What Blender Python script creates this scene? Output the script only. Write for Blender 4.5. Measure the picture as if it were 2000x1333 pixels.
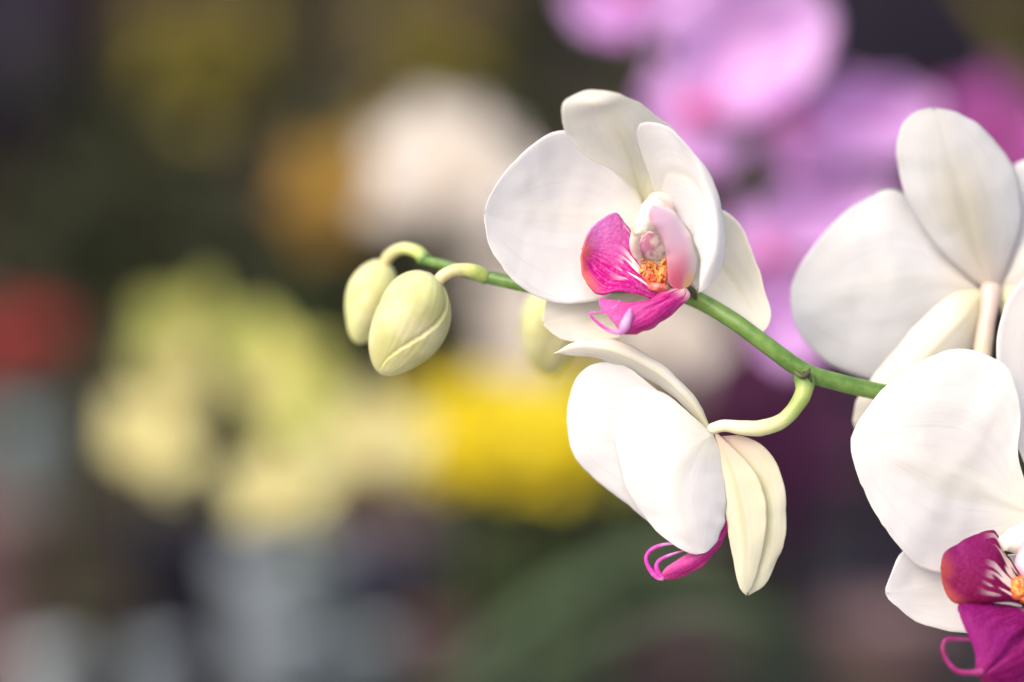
import bpy, bmesh, math, random
from mathutils import Vector, Matrix, noise, Euler
random.seed(7)
R = math.radians
for o in list(bpy.data.objects): bpy.data.objects.remove(o)
scene = bpy.context.scene
C = scene.collection

# ------------------------------------------------------------------ camera
CAMZ, D, U = 1.30, 0.70, 0.00015            # camera height, focus distance, metres per photo pixel there
cam = bpy.data.cameras.new('camera'); camo = bpy.data.objects.new('camera', cam); C.objects.link(camo)
camo.location = (0, 0, CAMZ); camo.rotation_euler = (R(90), 0, 0)
cam.lens = 84; cam.sensor_width = 36; cam.clip_start = 0.02; cam.clip_end = 200
cam.dof.use_dof = True; cam.dof.focus_distance = D; cam.dof.aperture_fstop = 2.1
scene.camera = camo
# ------------------------------------------------------------------ world + sun
SUN_EL, SUN_ROT = R(38), R(-142)            # high soft light, a little in front and to the left
w = bpy.data.worlds.new('World'); scene.world = w; w.use_nodes = True
nt = w.node_tree; nt.nodes.clear()
sky = nt.nodes.new('ShaderNodeTexSky'); sky.sky_type = 'NISHITA'; sky.sun_disc = False
sky.sun_elevation = SUN_EL; sky.sun_rotation = SUN_ROT
sky.air_density = 1.0; sky.dust_density = 4.0; sky.ozone_density = 1.0
bg = nt.nodes.new('ShaderNodeBackground'); bg.inputs['Strength'].default_value = 0.15
wo = nt.nodes.new('ShaderNodeOutputWorld')
nt.links.new(sky.outputs[0], bg.inputs['Color']); nt.links.new(bg.outputs[0], wo.inputs['Surface'])
sl = bpy.data.lights.new('sun', 'SUN'); sl.energy = 0.95; sl.angle = R(60); sl.color = (1.0, 0.955, 0.915)
so = bpy.data.objects.new('sun', sl); C.objects.link(so)
sd = Vector((math.sin(SUN_ROT)*math.cos(SUN_EL), math.cos(SUN_ROT)*math.cos(SUN_EL), math.sin(SUN_EL)))
so.rotation_euler = sd.to_track_quat('Z', 'Y').to_euler(); so.location = sd*5
scene.view_settings.view_transform = 'Standard'; scene.view_settings.look = 'None'
scene.view_settings.exposure = 0.92; scene.view_settings.gamma = 1.0

# ------------------------------------------------------------------ helpers
def P(px, py, d=0):                          # d: pixels of depth behind the focus plane
    y = D + d*U
    return Vector(((px-1000)*U*y/D, y, CAMZ-(py-666.5)*U*y/D))
def Q(px, py, Y): return Vector(((px-1000)*U*Y/D, Y, CAMZ-(py-666.5)*U*Y/D))

def link(o, parent=None):
    C.objects.link(o)
    if parent: o.parent = parent; o.matrix_parent_inverse = Matrix.Translation(-parent.location) if parent.get('_w') else Matrix.Identity(4)
    return o
def empty(name, loc, parent=None, rot=None):
    o = bpy.data.objects.new(name, None); o.empty_display_size = .01
    o.location = loc; C.objects.link(o)
    if rot is not None: o.rotation_euler = rot
    if parent: o.parent = parent
    return o
def tag(o, label=None, cat=None, group=None, kind=None):
    if label: o['label'] = label
    if cat: o['category'] = cat
    if group: o['group'] = group
    if kind: o['kind'] = kind
    return o
def worldpos(o):
    v = Vector(o.location); p = o.parent
    while p: v = v + Vector(p.location); p = p.parent
    return v
def mesh_obj(name, verts, faces, mat, parent=None, uvs=None, origin=None, thick=0, sub=0):
    """verts in world space; origin moved to the parent's world position"""
    off = worldpos(parent) if parent is not None else (origin or Vector((0, 0, 0)))
    me = bpy.data.meshes.new(name)
    me.from_pydata([tuple(Vector(v)-off) for v in verts], [], faces)
    me.polygons.foreach_set('use_smooth', [True]*len(me.polygons))
    if uvs:
        uv = me.uv_layers.new(name='UVMap')
        for l in me.loops: uv.data[l.index].uv = uvs[l.vertex_index]
    me.materials.append(mat); me.update()
    o = bpy.data.objects.new(name, me); C.objects.link(o)
    if parent is not None: o.parent = parent
    else: o.location = off
    if thick:
        m = o.modifiers.new('thickness', 'SOLIDIFY'); m.thickness = thick; m.offset = 0
    if sub:
        m = o.modifiers.new('smooth', 'SUBSURF'); m.levels = sub; m.render_levels = sub
    return o

def cr(p, n, nxt=None):
    """n+1 samples of a Catmull-Rom curve through the points p, evenly spaced by length"""
    p = [Vector(q) for q in p]
    if len(p) == 2: dense = [p[0].lerp(p[1], i/20) for i in range(21)]
    else:
        a = [p[0]*2-p[1]]+p+[Vector(nxt) if nxt is not None else p[-1]*2-p[-2]]; dense = []
        for i in range(1, len(a)-2):
            p0, p1, p2, p3 = a[i-1], a[i], a[i+1], a[i+2]
            for k in range(14):
                t = k/14
                dense.append(.5*((2*p1)+(p2-p0)*t+(2*p0-5*p1+4*p2-p3)*t*t+(3*p1-p0-3*p2+p3)*t**3))
        dense.append(p[-1])
    acc = [0]
    for i in range(1, len(dense)): acc.append(acc[-1]+(dense[i]-dense[i-1]).length)
    out = []; j = 0
    for k in range(n+1):
        s = acc[-1]*k/n
        while j < len(acc)-2 and acc[j+1] < s: j += 1
        f = (s-acc[j])/max(1e-12, acc[j+1]-acc[j]); out.append(dense[j].lerp(dense[j+1], min(1, f)))
    return out
SEED = [0]
def loft_data(L, M, Rr, nv=34, nu=22, wob=0.0, fold=0.0, ripple=0.0):
    """blade between two edges L and Rr (base to tip) through the midrib M"""
    sharp = (Vector(L[-2])-Vector(L[-1])).angle(Vector(Rr[-2])-Vector(Rr[-1]), 0) < R(62)
    l, m, r = cr(L, nv, None if sharp else Rr[-2]), cr(M, nv), cr(Rr, nv, None if sharp else L[-2])
    SEED[0] += 1; sx = SEED[0]*7.31
    verts, uvs, faces = [], [], []
    ew = .00022 if wob and wob < .006 else 0
    for i in range(1, nv):                     # slightly uneven rims
        for q, ph in ((l, 0), (r, 31)):
            q[i] = q[i]+ew*(noise.noise_vector(q[i]*420+Vector((sx+ph, 0, 0)))+.6*noise.noise_vector(q[i]*150+Vector((0, sx+ph, 0))))*min(1, i/nv*5)
    for i in range(nv+1):
        v = i/nv
        for j in range(nu+1):
            t = -1+2*j/nu
            t = math.sin(t*math.pi/2)*.35+t*.65
            p = l[i]*(t*(t-1)/2)+m[i]*(1-t*t)+r[i]*(t*(t+1)/2)
            verts.append(p); uvs.append(((t+1)/2, v))
    W = nu+1
    for i in range(nv):
        for j in range(nu):
            a = i*W+j; faces.append((a, a+1, a+W+1, a+W))
    if wob or fold or ripple:
        nrm = [Vector((0, 0, 0)) for _ in verts]
        for f in faces:
            n = (verts[f[2]]-verts[f[0]]).cross(verts[f[3]]-verts[f[1]])
            for k in f: nrm[k] += n
        for k, p in enumerate(verts):
            n = nrm[k].normalized() if nrm[k].length > 1e-14 else Vector((0, 0, 0))
            u, v = uvs[k]; t = abs(2*u-1)
            e = v*(1-v)*4
            h = wob*noise.noise(Vector((p.x*60+sx, p.y*60, p.z*60)))*min(1, v*3)
            h += wob*.35*noise.noise(Vector((p.x*170+sx, p.y*170, p.z*170)))*min(1, v*3)
            h += ripple*math.sin(v*26+3*noise.noise(Vector((v*5, u*2, sx))))*t**3*min(1, v*2)
            h -= fold*math.exp(-(t/.09)**2)*min(1, (1-v)*2.2)*min(1, v*4)
            verts[k] = p+n*h
    return verts, faces, uvs
def loft(name, L, M, Rr, mat, parent, thick=.00032, wob=.0006, fold=.0004, conv=True, nv=34, nu=22, ripple=.00026):
    if conv: L, M, Rr = [[P(*q) for q in a] for a in (L, M, Rr)]
    v, f, uv = loft_data(L, M, Rr, nv, nu, wob, fold, ripple)
    return mesh_obj(name, v, f, mat, parent, uv, thick=thick)
def tube_data(pts, rad, n=40, k=16, rough=0.0, squash=1.0):
    c = cr(pts, n); rr = [v.x for v in cr([Vector((a, i*1e-9, 0)) for i, a in enumerate(rad)], n)] if len(set(rad)) > 1 else [rad[0]]*(n+1)
    # radius by simple interpolation over the length
    rr = []
    for i in range(n+1):
        s = i/n*(len(rad)-1); a = min(int(s), len(rad)-2); f = s-a; f = f*f*(3-2*f)
        rr.append(rad[a]*(1-f)+rad[a+1]*f)
    verts, faces, uvs = [], [], []
    up = Vector((0.13, -1, 0.21)).normalized()
    for i in range(n+1):
        t = (c[min(n, i+1)]-c[max(0, i-1)]).normalized()
        x = t.cross(up).normalized(); y = x.cross(t).normalized(); up = y
        for j in range(k):
            a = 2*math.pi*j/k
            r = rr[i]*(1+rough*noise.noise(Vector((i*.3, math.cos(a)*1.5, math.sin(a)*1.5))))
            verts.append(c[i]+x*math.cos(a)*r+y*math.sin(a)*r*squash); uvs.append((j/k, i/n))
    for i in range(n):
        for j in range(k):
            a, b = i*k+j, i*k+(j+1) % k; faces.append((a, b, b+k, a+k))
    for e, ring in ((c[0], 0), (c[n], n)):
        verts.append(e); uvs.append((.5, 0 if ring == 0 else 1)); q = len(verts)-1
        for j in range(k):
            a, b = ring*k+j, ring*k+(j+1) % k
            faces.append((q, b, a) if ring == 0 else (q, a, b))
    return verts, faces, uvs
def tube(name, pts, rad, mat, parent, conv=True, n=40, k=16, rough=0.0, squash=1.0):
    if conv: pts = [P(*q) for q in pts]; rad = [a*U for a in rad]
    v, f, uv = tube_data(pts, rad, n, k, rough, squash)
    return mesh_obj(name, v, f, mat, parent, uv)
def blob(name, c, r, mat, parent, rot=(0, 0, 0), bump=0.0, freq=3, seg=24, conv=True, fn=None):
    if conv: c = P(*c); r = [a*U for a in r]
    else: c = Vector(c)
    m = Euler(rot).to_matrix(); verts, faces, uvs = [], [], []
    for i in range(seg+1):
        th = math.pi*i/seg
        for j in range(seg):
            ph = 2*math.pi*j/seg
            n = Vector((math.sin(th)*math.cos(ph), math.sin(th)*math.sin(ph), math.cos(th)))
            s = 1+bump*noise.noise(n*freq+Vector((c.x*99, 0, 0)))
            if fn: s *= fn(th, ph)
            verts.append(c+m@Vector((n.x*r[0]*s, n.y*r[1]*s, n.z*r[2]*s))); uvs.append((j/seg, i/seg))
    for i in range(seg):
        for j in range(seg):
            a, b = i*seg+j, i*seg+(j+1) % seg
            faces.append((a, a+seg, b+seg, b))
    return mesh_obj(name, verts, faces, mat, parent, uvs)

# ------------------------------------------------------------------ materials
class N:
    def __init__(s, name):
        s.m = bpy.data.materials.new(name); s.m.use_nodes = True; s.t = s.m.node_tree; s.t.nodes.clear()
        s.out = s.n('ShaderNodeOutputMaterial')
    def n(s, t, **k):
        x = s.t.nodes.new(t)
        for a, b in k.items():
            if a.startswith('_'): setattr(x, a[1:], b)
            else: x.inputs[a.replace('__', ' ')].default_value = b
        return x
    def l(s, a, b): s.t.links.new(a, b)
    def math(s, op, a, b=0.0, clamp=False):
        x = s.t.nodes.new('ShaderNodeMath'); x.operation = op; x.use_clamp = clamp
        for i, v in enumerate((a, b)):
            if isinstance(v, (int, float)): x.inputs[i].default_value = v
            else: s.l(v, x.inputs[i])
        return x.outputs[0]
    def sstep(s, v, a, b):
        x = s.t.nodes.new('ShaderNodeMapRange'); x.interpolation_type = 'SMOOTHSTEP'
        s.l(v, x.inputs[0]); x.inputs[1].default_value = a; x.inputs[2].default_value = b
        return x.outputs[0]
    def mix(s, f, a, b, mode='MIX'):
        x = s.t.nodes.new('ShaderNodeMix'); x.data_type = 'RGBA'; x.blend_type = mode
        for i, v in ((0, f), (6, a), (7, b)):
            if isinstance(v, (int, float)): x.inputs[i].default_value = v
            elif isinstance(v, tuple): x.inputs[i].default_value = (*v, 1)
            else: s.l(v, x.inputs[i])
        return x.outputs[2]
    def uv(s):
        tc = s.n('ShaderNodeTexCoord'); sp = s.n('ShaderNodeSeparateXYZ'); s.l(tc.outputs['UV'], sp.inputs[0])
        s.tc = tc; return sp.outputs[0], sp.outputs[1]
    def comb(s, x, y, z=0.0):
        c = s.n('ShaderNodeCombineXYZ')
        for i, v in enumerate((x, y, z)):
            if isinstance(v, (int, float)): c.inputs[i].default_value = v
            else: s.l(v, c.inputs[i])
        return c.outputs[0]
    def noise(s, vec, scale, detail=2, rough=.5, dist=0):
        x = s.n('ShaderNodeTexNoise'); x.inputs['Scale'].default_value = scale; x.inputs['Detail'].default_value = detail
        x.inputs['Roughness'].default_value = rough; x.inputs['Distortion'].default_value = dist
        if vec is not None: s.l(vec, x.inputs['Vector'])
        return x.outputs[0]
    def shader(s, col, rough=.5, trans=0.0, tcol=None, bump=None, bstr=.3, bdist=.0003, spec=.35, sss=0.0, sheen=0.0):
        p = s.n('ShaderNodeBsdfPrincipled'); p.inputs['Roughness'].default_value = rough
        p.inputs['Specular IOR Level'].default_value = spec
        if isinstance(col, tuple): p.inputs['Base Color'].default_value = (*col, 1)
        else: s.l(col, p.inputs['Base Color'])
        if sss:
            p.inputs['Subsurface Weight'].default_value = sss; p.inputs['Subsurface Scale'].default_value = .003
            p.inputs['Subsurface Radius'].default_value = (1, .8, .5)
        if sheen: p.inputs['Sheen Weight'].default_value = sheen
        if bump is not None:
            b = s.n('ShaderNodeBump'); b.inputs['Strength'].default_value = bstr; b.inputs['Distance'].default_value = bdist
            s.l(bump, b.inputs['Height']); s.l(b.outputs[0], p.inputs['Normal'])
        res = p.outputs[0]
        if trans:
            t = s.n('ShaderNodeBsdfTranslucent')
            c = tcol if tcol is not None else col
            if isinstance(c, tuple): t.inputs[0].default_value = (*c, 1)
            else: s.l(c, t.inputs[0])
            mx = s.n('ShaderNodeMixShader'); mx.inputs[0].default_value = trans
            s.l(p.outputs[0], mx.inputs[1]); s.l(t.outputs[0], mx.inputs[2]); res = mx.outputs[0]
        s.l(res, s.out.inputs['Surface']); return s.m

def petal_mat(name, col, tint, tint_amt=.5, rib=None, rib_amt=.0, base_col=None, trans=.52, vein=.10, blush=None, ribw=.17):
    """white or coloured petal: fine fanning veins, a tinted midrib, tinted base"""
    s = N(name); u, v = s.uv()
    c = s.math('ABSOLUTE', s.math('SUBTRACT', u, .5))
    # veins run lengthwise and fan out
    fan = s.comb(s.math('MULTIPLY', u, 42.0), s.math('MULTIPLY', v, 2.2))
    vn = s.noise(fan, 1.0, 3, .6, .4)
    fan2 = s.comb(s.math('MULTIPLY', u, 14.0), s.math('MULTIPLY', v, 1.3), 3.0)
    vn2 = s.noise(fan2, 1.0, 2, .5, .6)
    cell = s.noise(s.tc.outputs['Object'], 2600.0, 2, .6)
    big = s.noise(s.tc.outputs['Object'], 55.0, 3, .55)
    colr = s.mix(s.math('MULTIPLY', s.sstep(big, .42, .68), tint_amt), col, tint)
    if rib: colr = s.mix(s.math('MULTIPLY', s.math('MULTIPLY', s.sstep(c, ribw, 0.0), s.sstep(v, 1.0, .35)), rib_amt), colr, rib)
    if base_col: colr = s.mix(s.math('MULTIPLY', s.sstep(v, .30, .02), .75), colr, base_col)
    if blush: colr = s.mix(s.math('MULTIPLY', s.sstep(v, .8, 1.0), .5), colr, blush)
    dark = tuple(x*.72 for x in tint)
    colr = s.mix(s.math('MULTIPLY', s.sstep(vn, .52, .72), vein*2), colr, dark)
    colr = s.mix(s.math('MULTIPLY', s.sstep(vn2, .5, .7), vein), colr, dark)
    h = s.math('ADD', s.math('MULTIPLY', vn, .7), s.math('MULTIPLY', cell, .25))
    h = s.math('ADD', h, s.math('MULTIPLY', vn2, 1.1))
    return s.shader(colr, .48, trans, None, h, .4, .00028, .25, sheen=.1)

WHITE = petal_mat('white_petal', (.87, .85, .85), (.85, .82, .815), .6, (.86, .84, .70), .3, (.87, .86, .75))
WHITEC = petal_mat('shaded_petal_reverse', (.80, .795, .80), (.77, .75, .73), .5, (.74, .72, .64), .3, (.80, .72, .62))  # duller copy of the white petal, flower C's shade put into the colour
WHITEB = petal_mat('shaded_sepal_back', (.76, .755, .76), (.73, .71, .68), .5, (.60, .56, .44), .8, (.80, .70, .62), ribw=.42)  # duller still; central shading painted in as a wide beige midrib band
CREAM = petal_mat('cream_sepal', (.90, .875, .81), (.88, .84, .73), .6, (.84, .81, .60), .4, (.82, .78, .52), blush=(.86, .80, .70))
CREAM_Y = petal_mat('yellowish_sepal', (.87, .84, .69), (.85, .80, .58), .6, (.78, .76, .46), .6, (.80, .62, .55))

def lip_mat(name, deep, light, edge, edge_amt=.9, streak=True, e0=.82):
    s = N(name); u, v = s.uv()
    n1 = s.noise(s.comb(s.math('MULTIPLY', u, 26.0), s.math('MULTIPLY', v, 2.4)), 1.0, 3, .6, .7)
    fine = s.noise(s.comb(s.math('MULTIPLY', u, 60.0), s.math('MULTIPLY', v, 30.0)), 1.0, 2, .6)
    vor = s.n('ShaderNodeTexVoronoi'); vor.inputs['Scale'].default_value = 900; s.l(s.tc.outputs['Object'], vor.inputs['Vector'])
    lo = s.math('MULTIPLY', s.sstep(u, .62, .02), s.sstep(v, .25, .85))
    col = s.mix(s.math('MULTIPLY', s.math('MULTIPLY', lo, .95), s.sstep(fine, .1, .55)), deep, light)
    col = s.mix(s.math('MULTIPLY', s.sstep(n1, .48, .62), .28 if streak else .7), col, light)
    col = s.mix(s.math('MULTIPLY', s.sstep(vor.outputs[0], .55, .15), .12), col, tuple(min(1, x*1.3+.05) for x in light))
    if streak:
        w1 = s.n('ShaderNodeTexNoise'); w1.inputs['Scale'].default_value = 1.0; w1.inputs['Detail'].default_value = 1
        w1.inputs['Distortion'].default_value = .5
        s.l(s.comb(s.math('MULTIPLY', u, 11.0), s.math('MULTIPLY', v, 1.9), 5.0), w1.inputs['Vector'])
        band = s.math('MULTIPLY', s.sstep(v, .04, .16), s.sstep(v, .62, .38))
        band = s.math('MULTIPLY', band, s.sstep(u, .80, .55))
        col = s.mix(s.math('MULTIPLY', s.sstep(w1.outputs[0], .50, .54), band), col, (.86, .72, .70))
    ed = s.math('MAXIMUM', s.sstep(v, e0, 1.0), s.math('MULTIPLY', s.sstep(u, .80, 1.0), s.sstep(v, .45, .7)))
    if not streak: col = s.mix(s.math('MULTIPLY', s.math('MULTIPLY', s.sstep(v, .26, .04), s.sstep(n1, .40, .52)), .9), col, (.84, .66, .62))
    col = s.mix(s.math('MULTIPLY', ed, edge_amt), col, edge)
    h = s.math('ADD', s.math('ADD', n1, s.math('MULTIPLY', fine, .5)), vor.outputs[0])
    return s.shader(col, .6, .22, None, h, .5, .0003, .12)
LIP = lip_mat('magenta_lip', (.46, .002, .19), (.72, .24, .62), (.72, .16, .13))
LIPM = lip_mat('magenta_lip_middle', (.46, .012, .20), (.66, .13, .40), (.60, .10, .14), .3, False)
LIPD = lip_mat('shaded_magenta_lip', (.16, .001, .05), (.22, .012, .12), (.36, .06, .05))  # same lip darkened for flower D, its shade put into the colour
LIPDM = lip_mat('shaded_magenta_lip_middle', (.15, .001, .07), (.26, .012, .17), (.28, .02, .07), .3, False)  # middle lobe darkened likewise, shade as colour

def side_pink():
    s = N('pale_pink_lobe'); u, v = s.uv()
    n = s.noise(s.comb(s.math('MULTIPLY', u, 9.0), s.math('MULTIPLY', v, 3.0)), 1.0, 3, .6)
    col = s.mix(s.math('MULTIPLY', s.sstep(v, .62, .10), s.sstep(u, 1.2, .35)), (.84, .60, .74), (.78, .17, .27))
    col = s.mix(s.math('MULTIPLY', s.sstep(u, .55, 1.0), .8), col, (.88, .82, .78))
    col = s.mix(s.math('MULTIPLY', s.sstep(u, .14, .0), .6), col, (.82, .40, .50))
    col = s.mix(s.math('MULTIPLY', s.math('MULTIPLY', s.sstep(v, .24, .10), s.sstep(u, .5, .8)), .8), col, (.88, .55, .22))
    col = s.mix(s.math('MULTIPLY', s.sstep(n, .48, .7), .25), col, (.84, .45, .62))
    return s.shader(col, .4, .3, None, n, .3, .0003)
SIDEPINK = side_pink()
def callus_mat():
    s = N('spotted_orange_callus'); tc = s.n('ShaderNodeTexCoord')
    a = s.noise(tc.outputs['Object'], 480.0, 1, .5, 1.2)
    b = s.math('ABSOLUTE', s.math('SUBTRACT', a, .5))
    col = s.mix(s.sstep(s.noise(tc.outputs['Object'], 200.0, 1), .4, .6), (.76, .32, .07), (.68, .14, .06))
    col = s.mix(s.sstep(b, .055, .02), col, (.26, .02, .012))
    return s.shader(col, .35, .1, None, a, .3, .0004)
CALLUS = callus_mat()
def column_mat():
    s = N('column'); tc = s.n('ShaderNodeTexCoord')
    a = s.noise(tc.outputs['Object'], 140.0, 2)
    col = s.mix(s.sstep(a, .45, .7), (.86, .83, .76), (.84, .68, .66))
    return s.shader(col, .6, .35, None, a, .2, .0004, spec=.2)
COLUMN = column_mat()
def simple(name, col, col2=None, scale=40, rough=.5, trans=0, bump=.0, bd=.001, spec=.35, sss=0, lo=.4, hi=.65):
    s = N(name); tc = s.n('ShaderNodeTexCoord'); a = s.noise(tc.outputs['Object'], scale, 4, .55)
    c = s.mix(s.sstep(a, lo, hi), col, col2) if col2 else col
    return s.shader(c, rough, trans, None, a if bump else None, bump or .3, bd, spec, sss=sss)
CAP = simple('anther_cap', (.86, .72, .62), (.84, .42, .24), 260, .35, .1)
STIGMA = simple('stigma_cavity', (.80, .66, .60), (.50, .20, .32), 240, .3, .1, lo=.40, hi=.58)
TENDRIL = simple('tendril', (.58, .04, .38), (.74, .35, .72), 120, .4, .15)
TENDRILD = simple('shaded_tendril', (.22, .006, .09), (.30, .04, .20), 120, .4, .1)  # tendril colour darkened to match the painted shade on flower D's lip

def stem_mat(name, a, b, a2=None):
    s = N(name); u, v = s.uv(); tc = s.tc
    n = s.noise(tc.outputs['Object'], 160.0, 3, .6); f = s.noise(tc.outputs['Object'], 1900.0, 2, .6)
    li = s.noise(s.comb(s.math('MULTIPLY', u, 30.0), s.math('MULTIPLY', v, 6.0)), 1.0, 2)
    col = s.mix(s.sstep(n, .38, .66), a, b)
    col = s.mix(s.math('MULTIPLY', s.sstep(li, .5, .7), .25), col, tuple(x*.7 for x in a))
    col = s.mix(s.math('MULTIPLY', s.sstep(f, .6, .72), .3), col, tuple(min(1, x*1.7) for x in b))
    if a2:
        col = s.mix(s.sstep(v, .15, .9), col, a2); col = s.mix(s.sstep(v, .16, .0), col, (.09, .20, .04))
    return s.shader(col, .38, 0, None, s.math('ADD', s.math('MULTIPLY', f, .4), li), .35, .0003, .45, sss=.25)
STEM = stem_mat('green_stem', (.085, .175, .032), (.155, .265, .055))
PED_B = stem_mat('pedicel_yellow_green', (.27, .36, .08), (.36, .43, .13), (.74, .67, .45))
PED_BUD = stem_mat('bud_pedicel', (.36, .46, .10), (.52, .56, .20), (.66, .56, .30))
PED_C = stem_mat('pedicel_rosy', (.36, .40, .16), (.42, .36, .25), (.54, .42, .37))
BRACT = simple('brown_bract', (.05, .045, .025), (.09, .10, .04), 400, .6, 0, .4, .0003)
def bud_mat():
    s = N('bud_skin'); tc = s.n('ShaderNodeTexCoord')
    n = s.noise(tc.outputs['Object'], 90.0, 4, .55); f = s.noise(tc.outputs['Object'], 1500.0, 2, .6)
    geo = s.n('ShaderNodeNewGeometry'); 
    col = s.mix(s.sstep(n, .36, .66), (.50, .475, .21), (.63, .58, .35))
    col = s.mix(s.math('MULTIPLY', s.sstep(n, .60, .74), .6), col, (.66, .50, .34))
    col = s.mix(s.math('MULTIPLY', s.sstep(s.noise(tc.outputs['Object'], 38.0, 2), .5, .68), .5), col, (.60, .66, .26))
    return s.shader(col, .5, .08, None, s.math('ADD', n, s.math('MULTIPLY', f, .3)), .3, .0004, .2, sss=.25)
BUD = bud_mat()

# ------------------------------------------------------------------ the white orchid spike (the subject)
spike = empty('orchid_spike', P(1570, 725, 30))
tag(spike, 'white moth orchid spike in sharp focus, with green arching stem, magenta lips and pale buds', 'orchid')
# main stem, left tip to the right edge and down out of the picture
stem = tube('stem', [(818, 506, 184), (838, 511, 172), (870, 519, 150), (915, 533, 124), (985, 549, 95), (1070, 563, 70), (1160, 562, 78), (1255, 558, 92), (1345, 580, 82),
                     (1425, 622, 40), (1500, 676, 25), (1570, 725, 30), (1645, 749, 50), (1735, 770, 72), (1850, 800, 100), (2000, 850, 130),
                     (2250, 1010, 170), (2420, 1400, 200), (2480, 2000, 200), (2500, 2900, 200)],
            [10, 16.5, 17, 17.5, 18, 20, 22.5, 25, 28, 30, 32], STEM, spike, n=220, k=24, rough=.05)
tube('bract', [(1550, 722, 3), (1558, 731, -3), (1568, 735, -6), (1577, 730, -5), (1582, 720, 3)], [2, 5, 6, 5, 2], BRACT, spike, n=16, k=10)
tube('bract', [(1570, 728, 4), (1578, 732, -1), (1584, 744, 0), (1583, 750, 6)], [3, 4, 3, 1], BRACT, spike, n=12, k=8)
tube('bract', [(1340, 556, 64), (1352, 570, 58), (1362, 590, 62)], [4, 7, 3], BRACT, spike, n=12, k=8)

def flower(pos, label, name='flower', parent=None):
    return tag(empty(name, P(*pos)-worldpos(parent or spike), parent or spike), label)

# ---- flower A: open, facing left, sharp
A = flower((1275, 440, 40), 'open white flower facing the viewer, with magenta lip and orange callus, in the middle')
loft('sepal', [(1290, 545, 75), (1200, 560, 72), (1115, 576, 62), (1074, 582, 55), (1063, 606, 48), (1061, 634, 42)],
     [(1290, 560, 85), (1210, 605, 84), (1140, 622, 66), (1061, 634, 42)],
     [(1290, 575, 80), (1292, 612, 70), (1252, 646, 60), (1190, 664, 52), (1140, 668, 46), (1095, 662, 42), (1061, 634, 42)], CREAM, A, wob=.0008)
loft('sepal', [(1325, 470, 90), (1365, 425, 85), (1402, 408, 72), (1438, 432, 66), (1467, 488, 58), (1488, 545, 52), (1505, 605, 46), (1501, 634, 40), (1482, 651, 34)],
     [(1325, 480, 95), (1385, 500, 112), (1435, 555, 92), (1466, 608, 60), (1482, 651, 34)],
     [(1325, 490, 95), (1345, 540, 92), (1380, 577, 80), (1418, 612, 62), (1450, 638, 46), (1482, 651, 34)], CREAM, A, wob=.0007, fold=.0007)
loft('petal', [(1262, 425, 62), (1225, 330, 62), (1178, 272, 58), (1112, 254, 48), (1062, 266, 38), (1008, 312, 26), (964, 372, 12), (948, 418, 4)],
     [(1262, 430, 66), (1190, 428, 92), (1095, 424, 76), (1010, 420, 40), (948, 418, 4)],
     [(1262, 436, 64), (1242, 505, 60), (1192, 572, 42), (1142, 588, 30), (1085, 588, 20), (1030, 569, 14), (985, 528, 8), (957, 477, 4), (948, 418, 4)], WHITE, A, nv=44, nu=30, wob=.0011)
loft('sepal', [(1258, 405, 60), (1240, 370, 40), (1194, 332, 8), (1138, 300, -28), (1106, 262, -55), (1096, 226, -98), (1105, 195, -118), (1150, 178, -112)],
     [(1260, 405, 66), (1240, 335, 58), (1215, 270, 10), (1190, 225, -66), (1172, 203, -120), (1150, 178, -112)],
     [(1262, 405, 62), (1288, 350, 50), (1322, 305, 30), (1322, 265, 5), (1285, 228, -32), (1238, 196, -78), (1196, 181, -102), (1150, 178, -112)], CREAM, A, nv=40, nu=26, wob=.0007)
loft('petal', [(1290, 415, 44), (1264, 330, -2), (1244, 268, -38), (1253, 240, -58), (1298, 246, -60), (1345, 288, -70), (1387, 340, -55), (1408, 405, -45), (1416, 465, -45), (1408, 525, -55), (1390, 556, -62), (1364, 572, -66)],
     [(1292, 418, 50), (1300, 340, -15), (1352, 352, -40), (1388, 430, -66), (1390, 505, -78), (1364, 572, -66)],
     [(1296, 420, 46), (1335, 436, 0), (1356, 474, -26), (1369, 520, -48), (1364, 572, -66)], WHITE, A, nv=44, nu=26, wob=.0008)
loft('lip_side_lobe', [(1288, 574, 12), (1270, 546, 22), (1254, 512, 30), (1243, 480, 30), (1229, 450, 26), (1214, 428, 22), (1200, 416, 16), (1172, 430, 4), (1149, 455, -6), (1138, 488, -10)],
     [(1284, 576, 2), (1250, 545, -6), (1205, 515, 4), (1165, 498, 6), (1138, 488, -10)],
     [(1276, 584, -8), (1238, 574, -18), (1204, 570, -24), (1178, 577, -24), (1157, 568, -20), (1143, 546, -16), (1136, 517, -12), (1138, 488, -10)], LIP, A, nv=50, nu=34, wob=.0004, fold=0, thick=.0007, ripple=.00022)
loft('lip', [(1338, 560, 14), (1296, 569, 4), (1262, 588, -6), (1236, 592, -12), (1200, 588, -20), (1172, 584, -26), (1174, 604, -40), (1196, 624, -58), (1212, 650, -70)],
     [(1338, 562, 10), (1296, 588, -34), (1256, 612, -60), (1228, 634, -80), (1212, 650, -70)],
     [(1338, 562, 14), (1346, 580, 2), (1320, 606, -18), (1290, 630, -40), (1254, 647, -58), (1228, 652, -68), (1212, 650, -70)], LIPM, A, nv=44, nu=26, wob=.0004, fold=-.0010, thick=.0007)
tube('tendril', [(1222, 640, -78), (1205, 650, -80), (1180, 640, -76), (1158, 622, -74), (1153, 612, -74), (1172, 611, -70), (1192, 605, -66), (1207, 594, -60), (1210, 585, -56)], [7, 4, 3.2, 2.6, 2.3, 1.9, 1.4, .8], TENDRIL, A, n=50, k=10)
tube('lip_tip', [(1231, 604, -66), (1226, 622, -82), (1219, 640, -84), (1211, 652, -76)], [2, 8, 10, 6], simple('pale_lilac_tip', (.72, .34, .66), (.80, .66, .84), 160, .5, .3), A, n=24, k=14)
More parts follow.
